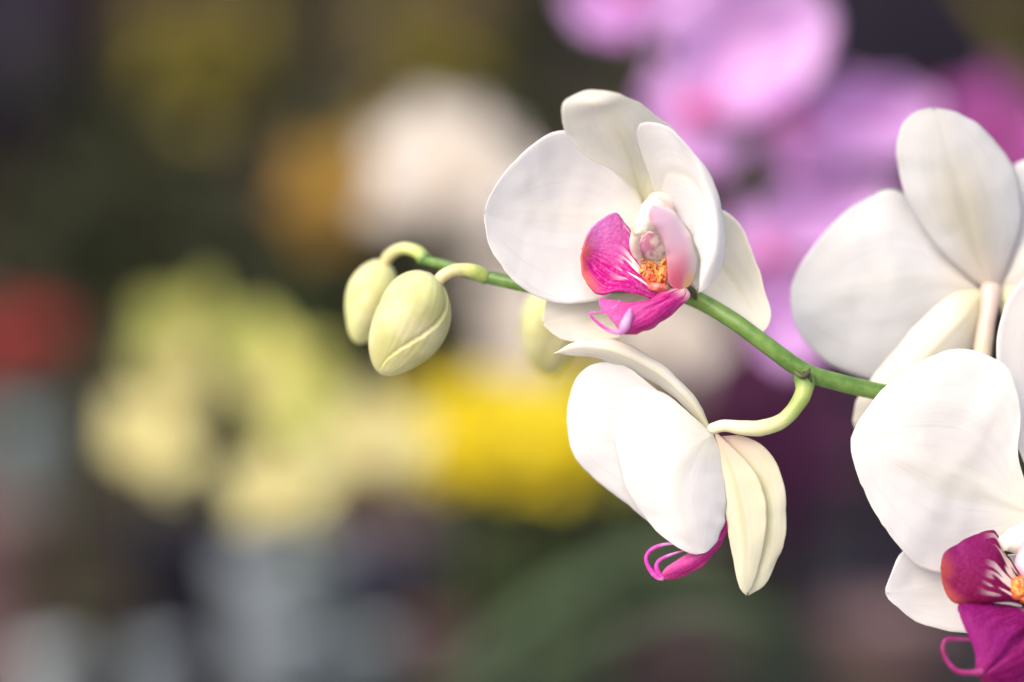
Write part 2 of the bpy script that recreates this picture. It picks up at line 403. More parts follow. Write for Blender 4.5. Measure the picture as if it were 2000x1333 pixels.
tube('column', [(1296, 404, 40), (1281, 414, 0), (1263, 430, -40), (1252, 446, -66)], [34, 31, 23, 14], WHITE if 0 else COLUMN, A, n=24, k=24, rough=.10)
tube('column_wing', [(1260, 434, -30), (1246, 452, -24), (1239, 474, -6), (1244, 498, 14), (1256, 516, 26)], [14, 11, 10, 9, 5], COLUMN, A, n=24, k=14, rough=.1)
tube('column_wing', [(1270, 438, -30), (1290, 450, -16), (1302, 474, 4), (1306, 500, 20)], [12, 10, 9, 5], COLUMN, A, n=24, k=14, rough=.1)
blob('column_foot', (1284, 492, 58), (44, 14, 62), COLUMN, A, bump=.1, freq=2)
blob('flower_base', (1318, 490, 86), (50, 20, 78), CREAM if 0 else simple('pale_green_white', (.84, .82, .66), (.80, .80, .58), 100, .5, .3), A, bump=.1, freq=2)
blob('anther_cap', (1248, 450, -84), (15, 9, 11), CAP, A, bump=.3, freq=2)
blob('stigma', (1276, 483, 44), (26, 7, 27), STIGMA, A, bump=.25, freq=2.2)
blob('callus', (1270, 536, 4), (22, 14, 25), CALLUS, A, rot=(0, R(-26), 0), bump=.24, freq=2.4, seg=40)
blob('callus', (1295, 534, -4), (11, 12, 29), CALLUS, A, rot=(0, R(6), 0), bump=.28, freq=2.4, seg=40)
tube('callus_horn', [(1268, 520, -8), (1260, 511, -14), (1255, 507, -18), (1252, 511, -20)], [5, 3.5, 2.6, 1.6], CALLUS, A, n=14, k=8)
tube('callus_horn', [(1292, 520, -10), (1297, 510, -16), (1302, 507, -18)], [5, 3.5, 2], CALLUS, A, n=14, k=8)
blob('callus_base', (1284, 561, 0), (24, 14, 11), simple('salmon_red_base', (.62, .10, .09), (.78, .42, .34), 300, .5, .2), A, bump=.2, freq=2)
loft('lip_side_lobe', [(1328, 566, 6), (1308, 556, -6), (1303, 520, -28), (1300, 484, -50), (1286, 452, -74), (1268, 425, -92), (1275, 402, -90)],
     [(1330, 566, 4), (1331, 520, -26), (1330, 480, -48), (1312, 440, -72), (1294, 416, -84), (1275, 402, -90)],
     [(1334, 566, 8), (1352, 551, 6), (1359, 520, -6), (1356, 486, -24), (1341, 445, -46), (1314, 412, -70), (1275, 402, -90)], SIDEPINK, A, nv=36, nu=24, wob=.0006, fold=0, thick=.0005, ripple=.0003)

# ---- flower B: side view, hanging below the stem
B = flower((1390, 845, 15), 'white flower seen from the side, hanging below the stem on a curved yellow-green stalk')
tube('pedicel', [(1572, 736, 22), (1570, 765, 12), (1556, 792, 4), (1528, 822, 0), (1488, 836, 2), (1450, 836, 6), (1415, 832, 10), (1384, 840, 16)], [22, 17, 15, 15, 16, 15, 12, 11], PED_B, B, n=60, k=20, rough=.04)
loft('petal', [(1388, 845, 20), (1322, 793, 18), (1264, 746, 16), (1216, 713, 24), (1168, 709, 38), (1130, 732, 50), (1112, 778, 56), (1109, 835, 60)],
     [(1388, 848, 24), (1300, 870, 40), (1200, 850, 30), (1109, 835, 60)],
     [(1388, 850, 24), (1375, 960, 45), (1292, 1026, 52), (1212, 975, 58), (1152, 928, 60), (1121, 886, 60), (1109, 835, 60)], WHITE, B, nv=40, nu=26, wob=.001)
loft('sepal', [(1388, 842, 15), (1371, 800, 5), (1341, 757, 0), (1300, 718, -2), (1250, 685, 0), (1200, 666, 5), (1150, 664, 8), (1110, 675, 10), (1083, 690, 12)],
     [(1388, 843, 12), (1350, 788, -6), (1290, 732, -14), (1210, 690, -8), (1140, 678, 4), (1083, 690, 12)],
     [(1386, 845, 18), (1330, 788, 26), (1262, 737, 34), (1210, 713, 36), (1160, 698, 28), (1120, 693, 18), (1083, 690, 12)], CREAM, B, wob=.0005, fold=.0003)
loft('petal', [(1388, 845, 8), (1342, 804, 2), (1290, 764, 12), (1232, 758, 22), (1204, 800, 27), (1199, 860, 25), (1212, 925, 26), (1244, 988, 16), (1285, 1036, -8), (1325, 1070, -30), (1360, 1083, -25)],
     [(1390, 848, 4), (1345, 885, -20), (1312, 950, -38), (1332, 1030, -38), (1360, 1083, -25)],
     [(1392, 848, 10), (1406, 886, 10), (1416, 940, 8), (1418, 990, 4), (1411, 1036, -6), (1393, 1068, -16), (1360, 1083, -25)], WHITE, B, nv=44, nu=30, wob=.0009)
loft('sepal', [(1410, 852, 30), (1438, 905, 34), (1462, 970, 34), (1470, 1050, 34), (1460, 1120, 32), (1462, 1163, 26)],
     [(1412, 852, 28), (1462, 905, 20), (1498, 975, 16), (1500, 1060, 17), (1484, 1125, 21), (1462, 1163, 26)],
     [(1416, 852, 26), (1450, 852, 22), (1491, 872, 20), (1521, 915, 20), (1535, 975, 22), (1533, 1040, 24), (1518, 1095, 26), (1492, 1143, 28), (1462, 1163, 26)], CREAM_Y, B, wob=.0005, fold=.0002)
loft('sepal', [(1395, 843, 18), (1404, 890, 14), (1415, 950, 10), (1418, 1010, 8), (1428, 1080, 8), (1442, 1140, 12), (1458, 1163, 16)],
     [(1396, 843, 12), (1432, 940, 0), (1452, 1050, -3), (1452, 1120, 4), (1458, 1163, 16)],
     [(1397, 843, 16), (1440, 885, 8), (1478, 930, 4), (1496, 985, 0), (1496, 1040, 0), (1482, 1110, 8), (1458, 1163, 16)], CREAM_Y, B, wob=.0005, fold=.0004)
loft('lip', [(1424, 960, 20), (1416, 1012, 18), (1400, 1050, 12), (1370, 1070, 4), (1335, 1088, 0), (1309, 1104, -4), (1288, 1128, -8)],
     [(1424, 965, 12), (1414, 1035, 8), (1388, 1074, -6), (1345, 1100, -14), (1310, 1116, -14), (1288, 1128, -8)],
     [(1424, 965, 18), (1418, 1040, 14), (1394, 1082, 8), (1366, 1110, 2), (1334, 1124, 0), (1305, 1131, -4), (1288, 1130, -8)], LIPM, B, wob=.0003, fold=0, thick=.0006)
tube('tendril', [(1325, 1062, 8), (1296, 1064, 4), (1272, 1074, 0), (1262, 1090, -4), (1268, 1110, -6), (1284, 1128, -8), (1296, 1131, -8)], [2, 3, 4, 4, 4.2, 5.5, 4], TENDRIL, B, n=40, k=10)
tube('tendril', [(1336, 1076, 4), (1310, 1084, 0), (1288, 1095, -6), (1282, 1108, -10), (1288, 1122, -10), (1296, 1130, -8)], [1.6, 2.6, 3.4, 4, 5.5, 4], TENDRIL, B, n=40, k=10)

# ---- flower C: behind, seen from its back, upper right
Cf = flower((1935, 572, 200), 'white flower seen from behind with beige shade-tinted sepal, at the right edge above the stem')
loft('petal', [(1915, 566, 208), (1860, 500, 225), (1800, 410, 235), (1748, 371, 235), (1700, 384, 228), (1640, 422, 215), (1588, 482, 205), (1554, 535, 198), (1543, 582, 195)],
     [(1915, 568, 204), (1820, 545, 200), (1710, 560, 196), (1610, 575, 196), (1543, 582, 195)],
     [(1918, 570, 210), (1870, 640, 225), (1800, 710, 235), (1720, 742, 235), (1640, 722, 222), (1590, 688, 210), (1556, 642, 200), (1543, 582, 195)], WHITEC, Cf, nv=40, nu=26, wob=.0012)
loft('petal', [(1950, 566, 208), (1975, 500, 225), (1990, 420, 235), (1976, 345, 230), (1992, 316, 225), (2060, 320, 215), (2180, 380, 200), (2240, 480, 190)],
     [(1950, 568, 204), (2040, 520, 180), (2140, 500, 175), (2240, 480, 190)],
     [(1955, 572, 210), (2040, 640, 225), (2140, 640, 225), (2210, 570, 205), (2240, 480, 190)], WHITEC, Cf, wob=.0012)
loft('sepal', [(1920, 562, 195), (1868, 520, 188), (1808, 455, 180), (1768, 380, 170), (1751, 300, 160), (1760, 246, 155), (1788, 219, 152), (1826, 212, 150)],
     [(1935, 562, 182), (1905, 480, 160), (1880, 390, 145), (1850, 290, 142), (1826, 212, 150)],
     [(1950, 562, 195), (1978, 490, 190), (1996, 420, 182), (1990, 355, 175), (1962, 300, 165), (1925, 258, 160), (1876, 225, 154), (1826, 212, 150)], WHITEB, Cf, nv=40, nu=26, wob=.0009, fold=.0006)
loft('sepal', [(1915, 566, 195), (1868, 572, 180), (1818, 610, 165), (1768, 662, 155), (1718, 722, 150), (1680, 772, 150), (1668, 802, 150), (1668, 832, 152)],
     [(1918, 570, 188), (1880, 620, 150), (1800, 705, 125), (1720, 785, 128), (1668, 832, 152)],
     [(1922, 572, 195), (1915, 640, 188), (1880, 710, 180), (1800, 790, 170), (1730, 838, 162), (1690, 848, 156), (1668, 832, 152)], CREAM, Cf, wob=.0007, fold=.0005)
loft('sepal', [(1950, 566, 195), (1985, 560, 190), (2060, 600, 180), (2140, 680, 170), (2170, 740, 165)],
     [(1950, 568, 188), (2000, 610, 160), (2080, 680, 150), (2170, 740, 165)],
     [(1946, 572, 195), (1970, 650, 190), (2030, 730, 180), (2110, 760, 170), (2170, 740, 165)], CREAM, Cf, wob=.0007)
tube('pedicel', [(1915, 900, 118), (1912, 800, 128), (1915, 720, 140), (1924, 650, 158), (1932, 600, 172), (1936, 562, 190)], [20, 21, 21, 19, 17, 22], PED_C, Cf, n=50, k=18, rough=.06)

# ---- flower D: lower right, cropped by the frame, facing left
Dn = flower((2015, 1030, 20), 'large white flower with shade-toned magenta lip, cut off by the lower right corner')
loft('sepal', [(2040, 980, 45), (1990, 880, 60), (1962, 780, 62), (1946, 705, 58), (1952, 640, 50), (1975, 575, 40), (2020, 530, 30), (2090, 515, 30)],
     [(2045, 980, 50), (2060, 850, 90), (2060, 700, 80), (2080, 600, 50), (2090, 515, 30)],
     [(2050, 980, 45), (2130, 880, 60), (2180, 760, 60), (2180, 640, 50), (2140, 550, 35), (2090, 515, 30)], WHITE, Dn, wob=.0009)
loft('sepal', [(2010, 1080, 40), (1940, 1085, 40), (1860, 1075, 38), (1800, 1060, 34), (1762, 1080, 30), (1740, 1120, 24), (1729, 1160, 18)],
     [(2010, 1090, 45), (1920, 1140, 62), (1830, 1150, 50), (1729, 1160, 18)],
     [(2010, 1110, 42), (1990, 1200, 40), (1940, 1240, 34), (1890, 1237, 28), (1838, 1229, 24), (1788, 1213, 20), (1750, 1184, 18), (1729, 1160, 18)], WHITE, Dn, wob=.0008)
loft('sepal', [(2040, 1090, 40), (2090, 1080, 40), (2170, 1100, 40), (2230, 1160, 30)],
     [(2040, 1100, 45), (2110, 1150, 60), (2230, 1160, 30)],
     [(2035, 1110, 42), (2060, 1200, 40), (2140, 1230, 34), (2230, 1160, 30)], WHITE, Dn, wob=.0008)
loft('petal', [(2030, 1005, 30), (2004, 945, 24), (1988, 885, 16), (1994, 800, 6), (1975, 728, 0), (1946, 703, 2), (1900, 684, 4), (1850, 685, 4), (1780, 715, 2), (1724, 760, 0), (1684, 812, 0), (1662, 856, 0)],
     [(2028, 1010, 34), (1935, 962, 30), (1840, 925, 6), (1740, 885, -10), (1662, 856, 0)],
     [(2026, 1014, 34), (1962, 1062, 42), (1872, 1118, 36), (1802, 1110, 16), (1764, 1078, 6), (1720, 1020, 0), (1690, 965, -2), (1668, 910, -2), (1662, 856, 0)], WHITE, Dn, nv=44, nu=40, wob=.0009, fold=.0010)
loft('petal', [(2040, 1005, 30), (2050, 900, 10), (2090, 800, -10), (2180, 760, -20), (2280, 800, -20), (2330, 900, -20)],
     [(2042, 1008, 34), (2140, 960, 20), (2240, 920, -10), (2330, 900, -20)],
     [(2045, 1010, 34), (2130, 1070, 20), (2240, 1060, 0), (2310, 990, -15), (2330, 900, -20)], WHITE, Dn, wob=.0009)
loft('lip_side_lobe', [(2010, 1185, -40), (2000, 1140, -30), (1978, 1100, -26), (1955, 1070, -22), (1942, 1036, -22), (1905, 1046, -34), (1868, 1064, -48), (1843, 1082, -58), (1839, 1112, -62)],
     [(2008, 1185, -45), (1960, 1150, -76), (1905, 1125, -80), (1839, 1112, -62)],
     [(2002, 1180, -50), (1972, 1172, -60), (1938, 1176, -70), (1900, 1178, -76), (1868, 1178, -76), (1850, 1163, -72), (1841, 1135, -66), (1839, 1112, -62)], LIPD, Dn, nv=46, nu=30, wob=.0005, fold=0, thick=.0008, ripple=.0003)
loft('lip', [(2050, 1180, -40), (2000, 1190, -50), (1945, 1178, -62), (1900, 1176, -72), (1874, 1182, -80), (1872, 1195, -86), (1892, 1242, -100), (1908, 1280, -110), (1912, 1322, -118)],
     [(2050, 1200, -45), (2010, 1235, -100), (1965, 1280, -124), (1930, 1310, -128), (1912, 1322, -118)],
     [(2060, 1210, -40), (2080, 1270, -70), (2040, 1320, -90), (1990, 1345, -105), (1945, 1345, -112), (1912, 1322, -118)], LIPDM, Dn, nv=40, nu=28, wob=.0009, fold=-.0026, thick=.0008)
tube('tendril', [(1920, 1312, -124), (1898, 1314, -126), (1872, 1312, -124), (1852, 1294, -120), (1841, 1268, -116), (1848, 1250, -112), (1872, 1249, -108), (1896, 1250, -102)], [9, 6, 5.5, 5, 4.5, 4.5, 4, 3], TENDRILD, Dn, n=50, k=12)
tube('column', [(2040, 1040, 10), (2010, 1050, -20), (1975, 1058, -36), (1958, 1062, -44)], [30, 34, 28, 15], COLUMN if 0 else simple('white_column', (.86, .82, .76), (.84, .78, .66), 100, .4, .15), Dn, n=24, k=20)
blob('callus', (1998, 1150, -64), (24, 20, 26), CALLUS, Dn, bump=.4, freq=2.4, seg=28)
loft('lip_side_lobe', [(2060, 1180, -60), (2020, 1170, -80), (1998, 1130, -90), (1984, 1095, -80), (2000, 1060, -60), (2040, 1040, -40)],
     [(2060, 1180, -60), (2040, 1140, -110), (2030, 1090, -100), (2040, 1040, -40)],
     [(2060, 1180, -55), (2090, 1140, -70), (2090, 1080, -60), (2040, 1040, -40)], SIDEPINK, Dn, wob=.0003, fold=0)

# ---- buds
def bud(name, base, tip, wid, label, phase=0.0, dep=1.0, ped=None, side=None, asym=0.0, pr=None):
    """closed bud: three sepals that overlap at raised seams"""
    e = tag(empty(name, P(*base)-worldpos(spike), spike), label)
    a, b = P(*base), P(*tip); ax = (b-a); Ln = ax.length; ax.normalize()
    x = ax.cross(Vector((0, 1, 0))).normalized(); y = ax.cross(x).normalized(); Wd = wid*U
    nv, k = 60, 144; verts, faces, uvs = [], [], []
    for i in range(nv+1):
        s = i/nv
        prof = (math.sin(math.pi*min(1, s**.88)))**.55*(1-.06*s) if 0 < s < 1 else 0
        for j in range(k):
            th = 2*math.pi*j/k
            q = ((th+phase-2.0*(s-.5))*3/(2*math.pi)) % 1.0
            seam = .055*(q**1.6)-.055*math.exp(-(q/.05)**2)-.02*math.exp(-((1-q)/.02)**2)+.012*noise.noise(Vector((math.cos(th)*9, math.sin(th)*9, s*1.5)))
            hump = .05*math.cos((q-.5)*2*math.pi)
            r = Wd*prof*(1+seam+hump+.03*noise.noise(Vector((s*3, math.cos(th), math.sin(th)))))
            bow = x*(asym*U*math.sin(math.pi*s))
            verts.append(a+ax*(Ln*s)+bow+x*math.cos(th)*r+y*math.sin(th)*r*dep); uvs.append((j/k, s))
    for i in range(nv):
        for j in range(k):
            p, q = i*k+j, i*k+(j+1) % k; faces.append((p, p+k, q+k, q))
    mesh_obj('bud_skin', verts, faces, BUD, e, uvs)
    if ped: tube('pedicel', ped, pr or [13, 11, 10, 10, 11], PED_BUD, e, n=36, k=16, rough=.05)
    return e
bud('bud', (748, 508, 250), (698, 672, 258), 52, 'closed bud half hidden behind the larger bud at the tip', 1.9, .95,
    [(832, 509, 178), (812, 491, 190), (785, 486, 205), (760, 500, 230), (748, 524, 250)], pr=[14, 13, 12, 12, 12])
bud('bud', (840, 533, 84), (745, 732, 88), 75, 'large closed yellowish green bud in front, on a short curved stalk', 1.13, .95,
    [(952, 544, 108), (926, 531, 92), (895, 527, 84), (868, 537, 80), (850, 556, 84)], asym=6, pr=[14, 15, 13, 12, 12])
bud('bud', (1070, 562, 500), (1074, 738, 515), 64, 'blurred pale bud behind the lower sepal of the open flower', .9, .95,
    [(1120, 566, 90), (1130, 562, 220), (1110, 558, 380), (1072, 574, 490)])

# ================================================================== background
def bp_material(name, a, b, t=.35, rough=.5):
    return petal_mat(name, a, b, .8, None, 0, None, t, .08)
PINK = petal_mat('pink_petal', (.76, .48, .82), (.62, .28, .69), .9, (.72, .28, .68), .4, (.70, .20, .52), .38, .1)
PINKD = petal_mat('deep_pink_petal', (.52, .12, .42), (.42, .07, .34), .8, (.5, .1, .4), .4, None, .3, .1)
YGREEN = petal_mat('yellow_green_petal', (.66, .66, .20), (.54, .58, .14), .8, (.45, .5, .12), .5, (.7, .5, .25), .35, .1)
YCREAM = petal_mat('cream_yellow_petal', (.73, .69, .34), (.68, .62, .28), .8, (.6, .6, .25), .4, (.70, .45, .22), .35, .1)
YELLOW = petal_mat('bright_yellow_petal', (.95, .84, .03), (.94, .79, .02), .8, None, 0, None, .5, .08)
GOLD = petal_mat('golden_petal', (.34, .20, .03), (.26, .15, .025), .8, None, 0, None, .25, .1)
REDP = petal_mat('red_petal', (.34, .010, .018), (.26, .01, .02), .8, None, 0, None, .2, .1)
BWHITE = petal_mat('far_white_petal', (.70, .65, .61), (.66, .58, .51), .8, (.6, .6, .4), .3, (.70, .55, .35), .35, .1)
PURPLEP = petal_mat('dark_purple_petal', (.10, .012, .07), (.07, .01, .06), .8, None, 0, None, .15, .1)
LEAF = simple('leaf_green', (.022, .027, .012), (.036, .042, .02), 30, .6, .12, .2, .002, spec=.12)
LEAFP = simple('strap_leaf_green', (.075, .115, .06), (.10, .145, .085), 20, .35, .12, .2, .002)
LEAFO = simple('olive_leaf', (.13, .11, .008), (.20, .16, .012), 30, .5, .12, .2, .002)
FARSTEM = simple('far_stem_green', (.05, .10, .03), (.10, .16, .05), 40, .45, 0)

def V3(*a): return Vector(a)
def gblade(length, width, cup, tipw=.5, back=0.0, curl=0.0):
    """blade in local space: base at origin, grows +Z, faces -Y"""
    L, M, Rr = [], [], []
    n = 7
    for i in range(n+1):
        s = i/n
        z = length*s
        wv = width*(math.sin(math.pi*min(1, (.06+.94*s)**tipw if s < 1 else 1)))**.7 if s < 1 else 0
        y = -curl*s*s*length+back*s*length
        L.append(V3(-wv, y-cup*wv, z)); Rr.append(V3(wv, y-cup*wv, z)); M.append(V3(0, y, z))
    return L, M, Rr
MESHES = {}
def gmesh(key, fn):
    if key not in MESHES: MESHES[key] = fn()
    return MESHES[key]
def raw_mesh(name, v, f, uv, mats):
    me = bpy.data.meshes.new(name); me.from_pydata([tuple(p) for p in v], [], f)
    me.polygons.foreach_set('use_smooth', [True]*len(f))
    if uv:
        ul = me.uv_layers.new(name='UVMap')
        for l in me.loops: ul.data[l.index].uv = uv[l.vertex_index]
    for m in mats: me.materials.append(m)
    me.update(); return me
def child(name, me, parent, rot=(0, 0, 0), loc=(0, 0, 0), sc=1.0, thick=.0006):
    o = bpy.data.objects.new(name, me); C.objects.link(o); o.parent = parent; o.rotation_euler = rot; o.location = loc; o.scale = (sc,)*3
    if thick: m = o.modifiers.new('thickness', 'SOLIDIFY'); m.thickness = thick; m.offset = 0
    return o
def moth_flower(parent, loc, rot, size, mat, lipmat, cup=.35, label=None):
    """generic moth orchid bloom, radius ~ size"""
    e = empty('flower', loc, parent, rot)
    if label: e['label'] = label
    k = mat.name
    pet = gmesh(('petal', k), lambda: raw_mesh('petal', *loft_data(*gblade(1, .52, .30, .62, .05), nv=16, nu=10, wob=.02), [mat]))
    sep = gmesh(('sepal', k), lambda: raw_mesh('sepal', *loft_data(*gblade(.98, .30, .35, .8, .10), nv=16, nu=8, wob=.02), [mat]))
    lip = gmesh(('lip', lipmat.name), lambda: raw_mesh('lip', *loft_data(*gblade(.42, .20, .6, .8, -.7), nv=12, nu=8), [lipmat]))
    for a in (0, 125, -125): child('sepal', sep, e, (0, R(a), 0), (0, .002, 0), size, .0008/size*size)
    for a in (72, -72): child('petal', pet, e, (0, R(a), 0), (0, 0, 0), size)
    child('lip', lip, e, (0, R(180), 0), (0, -.001, 0), size)
    for a in (60, -60): child('lip_side_lobe', lip, e, (R(-20), R(180+a), 0), (0, -.001, 0), size*.7)
    return e
def world_tube(name, pts, rad, mat, parent, n=30, k=10):
    return tube(name, pts, rad, mat, parent, conv=False, n=n, k=k)

BENCH_Z = 0.93
def bg_spike(name, label, cat, path, flowers, mat, lipmat, stemr=.0025, group=None, buds=()):
    e = empty(name, path[0]); tag(e, label, cat, group)
    world_tube('stem', path, [stemr*1.3, stemr, stemr*.7], FARSTEM, e, n=50)
    for (px, py, Y, size, rx, ry, rz, m) in flowers:
        moth_flower(e, Q(px, py, Y)-path[0], (R(rx), R(ry), R(rz)), size, m or mat, lipmat)
    for (px, py, Y, r) in buds:
        blob('bud', Q(px, py, Y), (r*.75, r*.75, r), BUD, e, conv=False, seg=14, fn=lambda th, ph: 1+.06*math.cos(3*ph))
    return e

# pink orchids upper right, about 35-45 cm behind the focus
Yp = 1.12
pk = empty('orchid_spike', V3(.62, 1.6, BENCH_Z+.08))
tag(pk, 'pink orchid spike with large lilac pink blooms, blurred at the top right behind', 'orchid')
world_tube('stem', [V3(.62, 1.6, BENCH_Z+.08), V3(.50, 1.5, 1.15), Q(1640, 700, 1.30), Q(1530, 480, 1.2), Q(1420, 240, 1.17), Q(1330, 60, 1.16), Q(1180, -60, 1.16)], [.0035, .003, .002], FARSTEM, pk, n=60)
def pflower(c, petals, mat, lipm, lipc):
    e = empty('flower', P(*c)-worldpos(pk), pk)
    for nm, L, M, Rr in petals:
        dd = c[2]
        f = lambda a: [c]+[(x, y, dd+z) for x, y, z in a]
        loft(nm, f(L), f(M), f(Rr), mat, e, wob=.0045, fold=.003, nv=22, nu=14, ripple=.0015)
    x, y, r = lipc
    blob('lip', (x, y, c[2]-90), (r, 60, r*.9), lipm, e, bump=.4, freq=2, seg=16)
PLIP = petal_mat('pink_lip', (.74, .10, .38), (.80, .30, .30), .8, None, 0, None, .3, .1)
z0 = 2600
pflower((1370, 235, z0), [
    ('petal', [(1325, 150, 0), (1325, 60, 0), (1380, -20, 0), (1470, -60, -60)], [(1430, 100, 120), (1470, -60, -60)], [(1470, 232, 0), (1570, 172, 0), (1622, 80, 0), (1605, -10, 0), (1540, -55, 0), (1470, -60, -60)]),
    ('petal', [(1310, 130, 60), (1272, 118, 60), (1254, 190, 60), (1278, 270, 60), (1325, 322, 60), (1380, 342, 60)], [(1330, 260, 120), (1380, 342, 60)], [(1440, 262, 60), (1450, 312, 60), (1380, 342, 60)])], PINK, PLIP, (1362, 215, 46))
pflower((1235, -40, z0+300), [
    ('petal', [(1200, -80, 0), (1130, -60, 0), (1105, -10, 0), (1130, 45, 0)], [(1170, 0, 80), (1130, 45, 0)], [(1240, 10, 0), (1225, 68, 0), (1180, 70, 0), (1130, 45, 0)]),
    ('petal', [(1240, 20, 0), (1250, 66, 0), (1300, 62, 0)], [(1270, 20, 60), (1300, 62, 0)], [(1290, -40, 0), (1350, -10, 0), (1300, 62, 0)]),
    ('sepal', [(1250, -100, 0), (1320, -120, 0), (1400, -60, 0)], [(1320, -60, 60), (1400, -60, 0)], [(1320, -20, 0), (1380, -10, 0), (1400, -60, 0)])], PINK, PLIP, (1235, -10, 26))
pflower((1548, 242, z0+500), [
    ('petal', [(1580, 190, 0), (1650, 146, 0), (1740, 160, 0), (1810, 185, 0), (1835, 215, 0)], [(1690, 240, 120), (1835, 215, 0)], [(1600, 300, 0), (1700, 322, 0), (1780, 300, 0), (1835, 215, 0)]),
    ('petal', [(1500, 240, 40), (1500, 300, 40), (1560, 350, 40)], [(1560, 300, 80), (1560, 350, 40)], [(1600, 260, 40), (1640, 330, 40), (1560, 350, 40)])], PINK, PLIP, (1545, 245, 32))
pflower((1505, 490, z0+100), [
    ('petal', [(1480, 410, 0), (1545, 362, 0), (1640, 350, 0), (1740, 366, 0)], [(1620, 420, 110), (1740, 366, 0)], [(1620, 500, 0), (1710, 470, 0), (1760, 410, 0), (1740, 366, 0)]),
    ('petal', [(1470, 400, 0), (1425, 390, 0), (1412, 450, 0)], [(1450, 450, 50), (1412, 450, 0)], [(1450, 520, 0), (1415, 505, 0), (1412, 450, 0)]),
    ('sepal', [(1455, 570, 60), (1480, 670, 60), (1540, 725, 60)], [(1530, 610, 110), (1540, 725, 60)], [(1610, 560, 60), (1625, 660, 60), (1540, 725, 60)])], PINK, PLIP, (1508, 500, 34))
bg_spike('orchid_spike', 'deep pink orchid spike at the right edge behind the white flower', 'orchid',
         [V3(.75, 1.7, BENCH_Z+.08), V3(.70, 1.6, 1.2), Q(2030, 600, 1.4), Q(1990, 250, 1.4), Q(1940, 100, 1.4)],
         [(1935, 255, 1.32, .040, 0, 10, 30, PINKD), (2080, 350, 1.4, .05, 0, 40, 0, PINKD)], PINKD, LIPM)
# white orchid far behind the left petal
bg_spike('orchid_spike', 'blurred white orchid spike behind the open flower, left of its petal', 'orchid',
         [V3(.30, 1.75, BENCH_Z+.08), Q(1290, 1100, 1.62), Q(1270, 800, 1.58), Q(1150, 480, 1.55), Q(960, 300, 1.52)],
         [(880, 355, 1.62, .066, -20, 15, -5, None), (880, 345, 1.66, .062, -20, 50, -5, None), (985, 480, 1.66, .055, 10, 70, 10, None), (1300, 655, 1.5, .042, 0, 20, 0, None), (1000, 640, 1.5, .036, 0, 90, 0, None),
          (1070, 712, 1.62, .020, 0, 40, 20, YCREAM)], BWHITE, BWHITE)
# yellow green orchid on the left
bg_spike('orchid_spike', 'blurred greenish yellow orchid spike with drooping blooms at the lower left', 'orchid',
         [V3(-.05, 1.75, BENCH_Z+.08), Q(620, 1150, 1.6), Q(600, 800, 1.56), Q(480, 620, 1.55), Q(330, 590, 1.53), Q(240, 700, 1.52)],
         [(370, 655, 1.5, .040, 20, 15, 25, YCREAM if 0 else None), (290, 865, 1.5, .039, 10, 30, -20, YCREAM), (530, 740, 1.52, .046, 10, 60, -10, None),
          (545, 962, 1.5, .037, 0, 0, 0, YCREAM), (722, 868, 1.52, .044, -10, 0, 5, YCREAM), (330, 745, 1.56, .036, 0, 80, 0, YCREAM), (620, 830, 1.6, .036, 0, 80, 0, None)],
         YGREEN, YCREAM)
# golden blooms mid left
bg_spike('orchid_spike', 'blurred golden brown orchid spike left of the white blurred bloom', 'orchid',
         [V3(-.15, 2.05, BENCH_Z+.08), Q(560, 900, 1.95), Q(560, 560, 1.9), Q(640, 330, 1.85), Q(730, 280, 1.85)],
         [(650, 360, 1.8, .044, 0, 20, 0, None), (610, 420, 1.85, .034, 0, 60, 0, None), (740, 320, 1.9, .036, 0, 60, 0, None)], GOLD, GOLD)

# yellow ruffled blooms in the middle
def ruffled(name, label, px, py, Y, rad, mat, n=60, flat=.7, group=None, seed=1):
    rnd = random.Random(seed)
    c = Q(px, py, Y); e = empty(name, c); tag(e, label, 'flower', group)
    pet = gmesh(('ruff', mat.name), lambda: raw_mesh('petal', *loft_data(*gblade(1, .34, .20, .6, .0, .15), nv=10, nu=8, wob=.05), [mat]))
    for i in range(n):
        ring = i/n; a = i*2.39996; tilt = R(60+27*ring)
        o = child('petal', pet, e, (0, 0, 0), (0, 0, 0), rad*(.55+.5*ring)*rnd.uniform(.9, 1.1), .0008)
        # face the camera (-Y): rotate blade away from -Y by tilt then spin about Y
        o.rotation_euler = (Matrix.Rotation(R(-48), 3, 'X') @ Matrix.Rotation(a, 3, 'Y') @ Matrix.Rotation(math.pi/2-tilt, 3, 'X')).to_euler()
    base = c+V3(0, .01, 0)
    world_tube('stem', [base, c+V3(.01, .03, -.06), V3(c.x+.02, c.y+.08, BENCH_Z+.05)], [.004, .004, .004], FARSTEM, e)
    blob('flower_base', base, (.012, .014, .012), FARSTEM, e, conv=False, seg=12)
    return e
G = 'bright yellow blooms in a row'
ruffled('yellow_flower', 'bright yellow ruffled bloom, leftmost of the yellow row in the middle', 900, 868, 1.78, .068, YELLOW, 44, seed=1, group=G)
ruffled('yellow_flower', 'bright yellow ruffled bloom touching the left side of the hanging white flower', 1010, 868, 1.74, .068, YELLOW, 44, seed=2, group=G)
ruffled('yellow_flower', 'bright yellow ruffled bloom mostly hidden behind the hanging white flower', 1125, 872, 1.80, .068, YELLOW, 44, seed=3, group=G)
ruffled('red_flower', 'dark red bloom at the left edge of the picture', 50, 665, 2.3, .042, REDP, 40, seed=4)
ruffled('red_flower', 'dark red bloom cut by the left edge, lower of the two red ones', -40, 700, 2.35, .040, REDP, 40, seed=5)

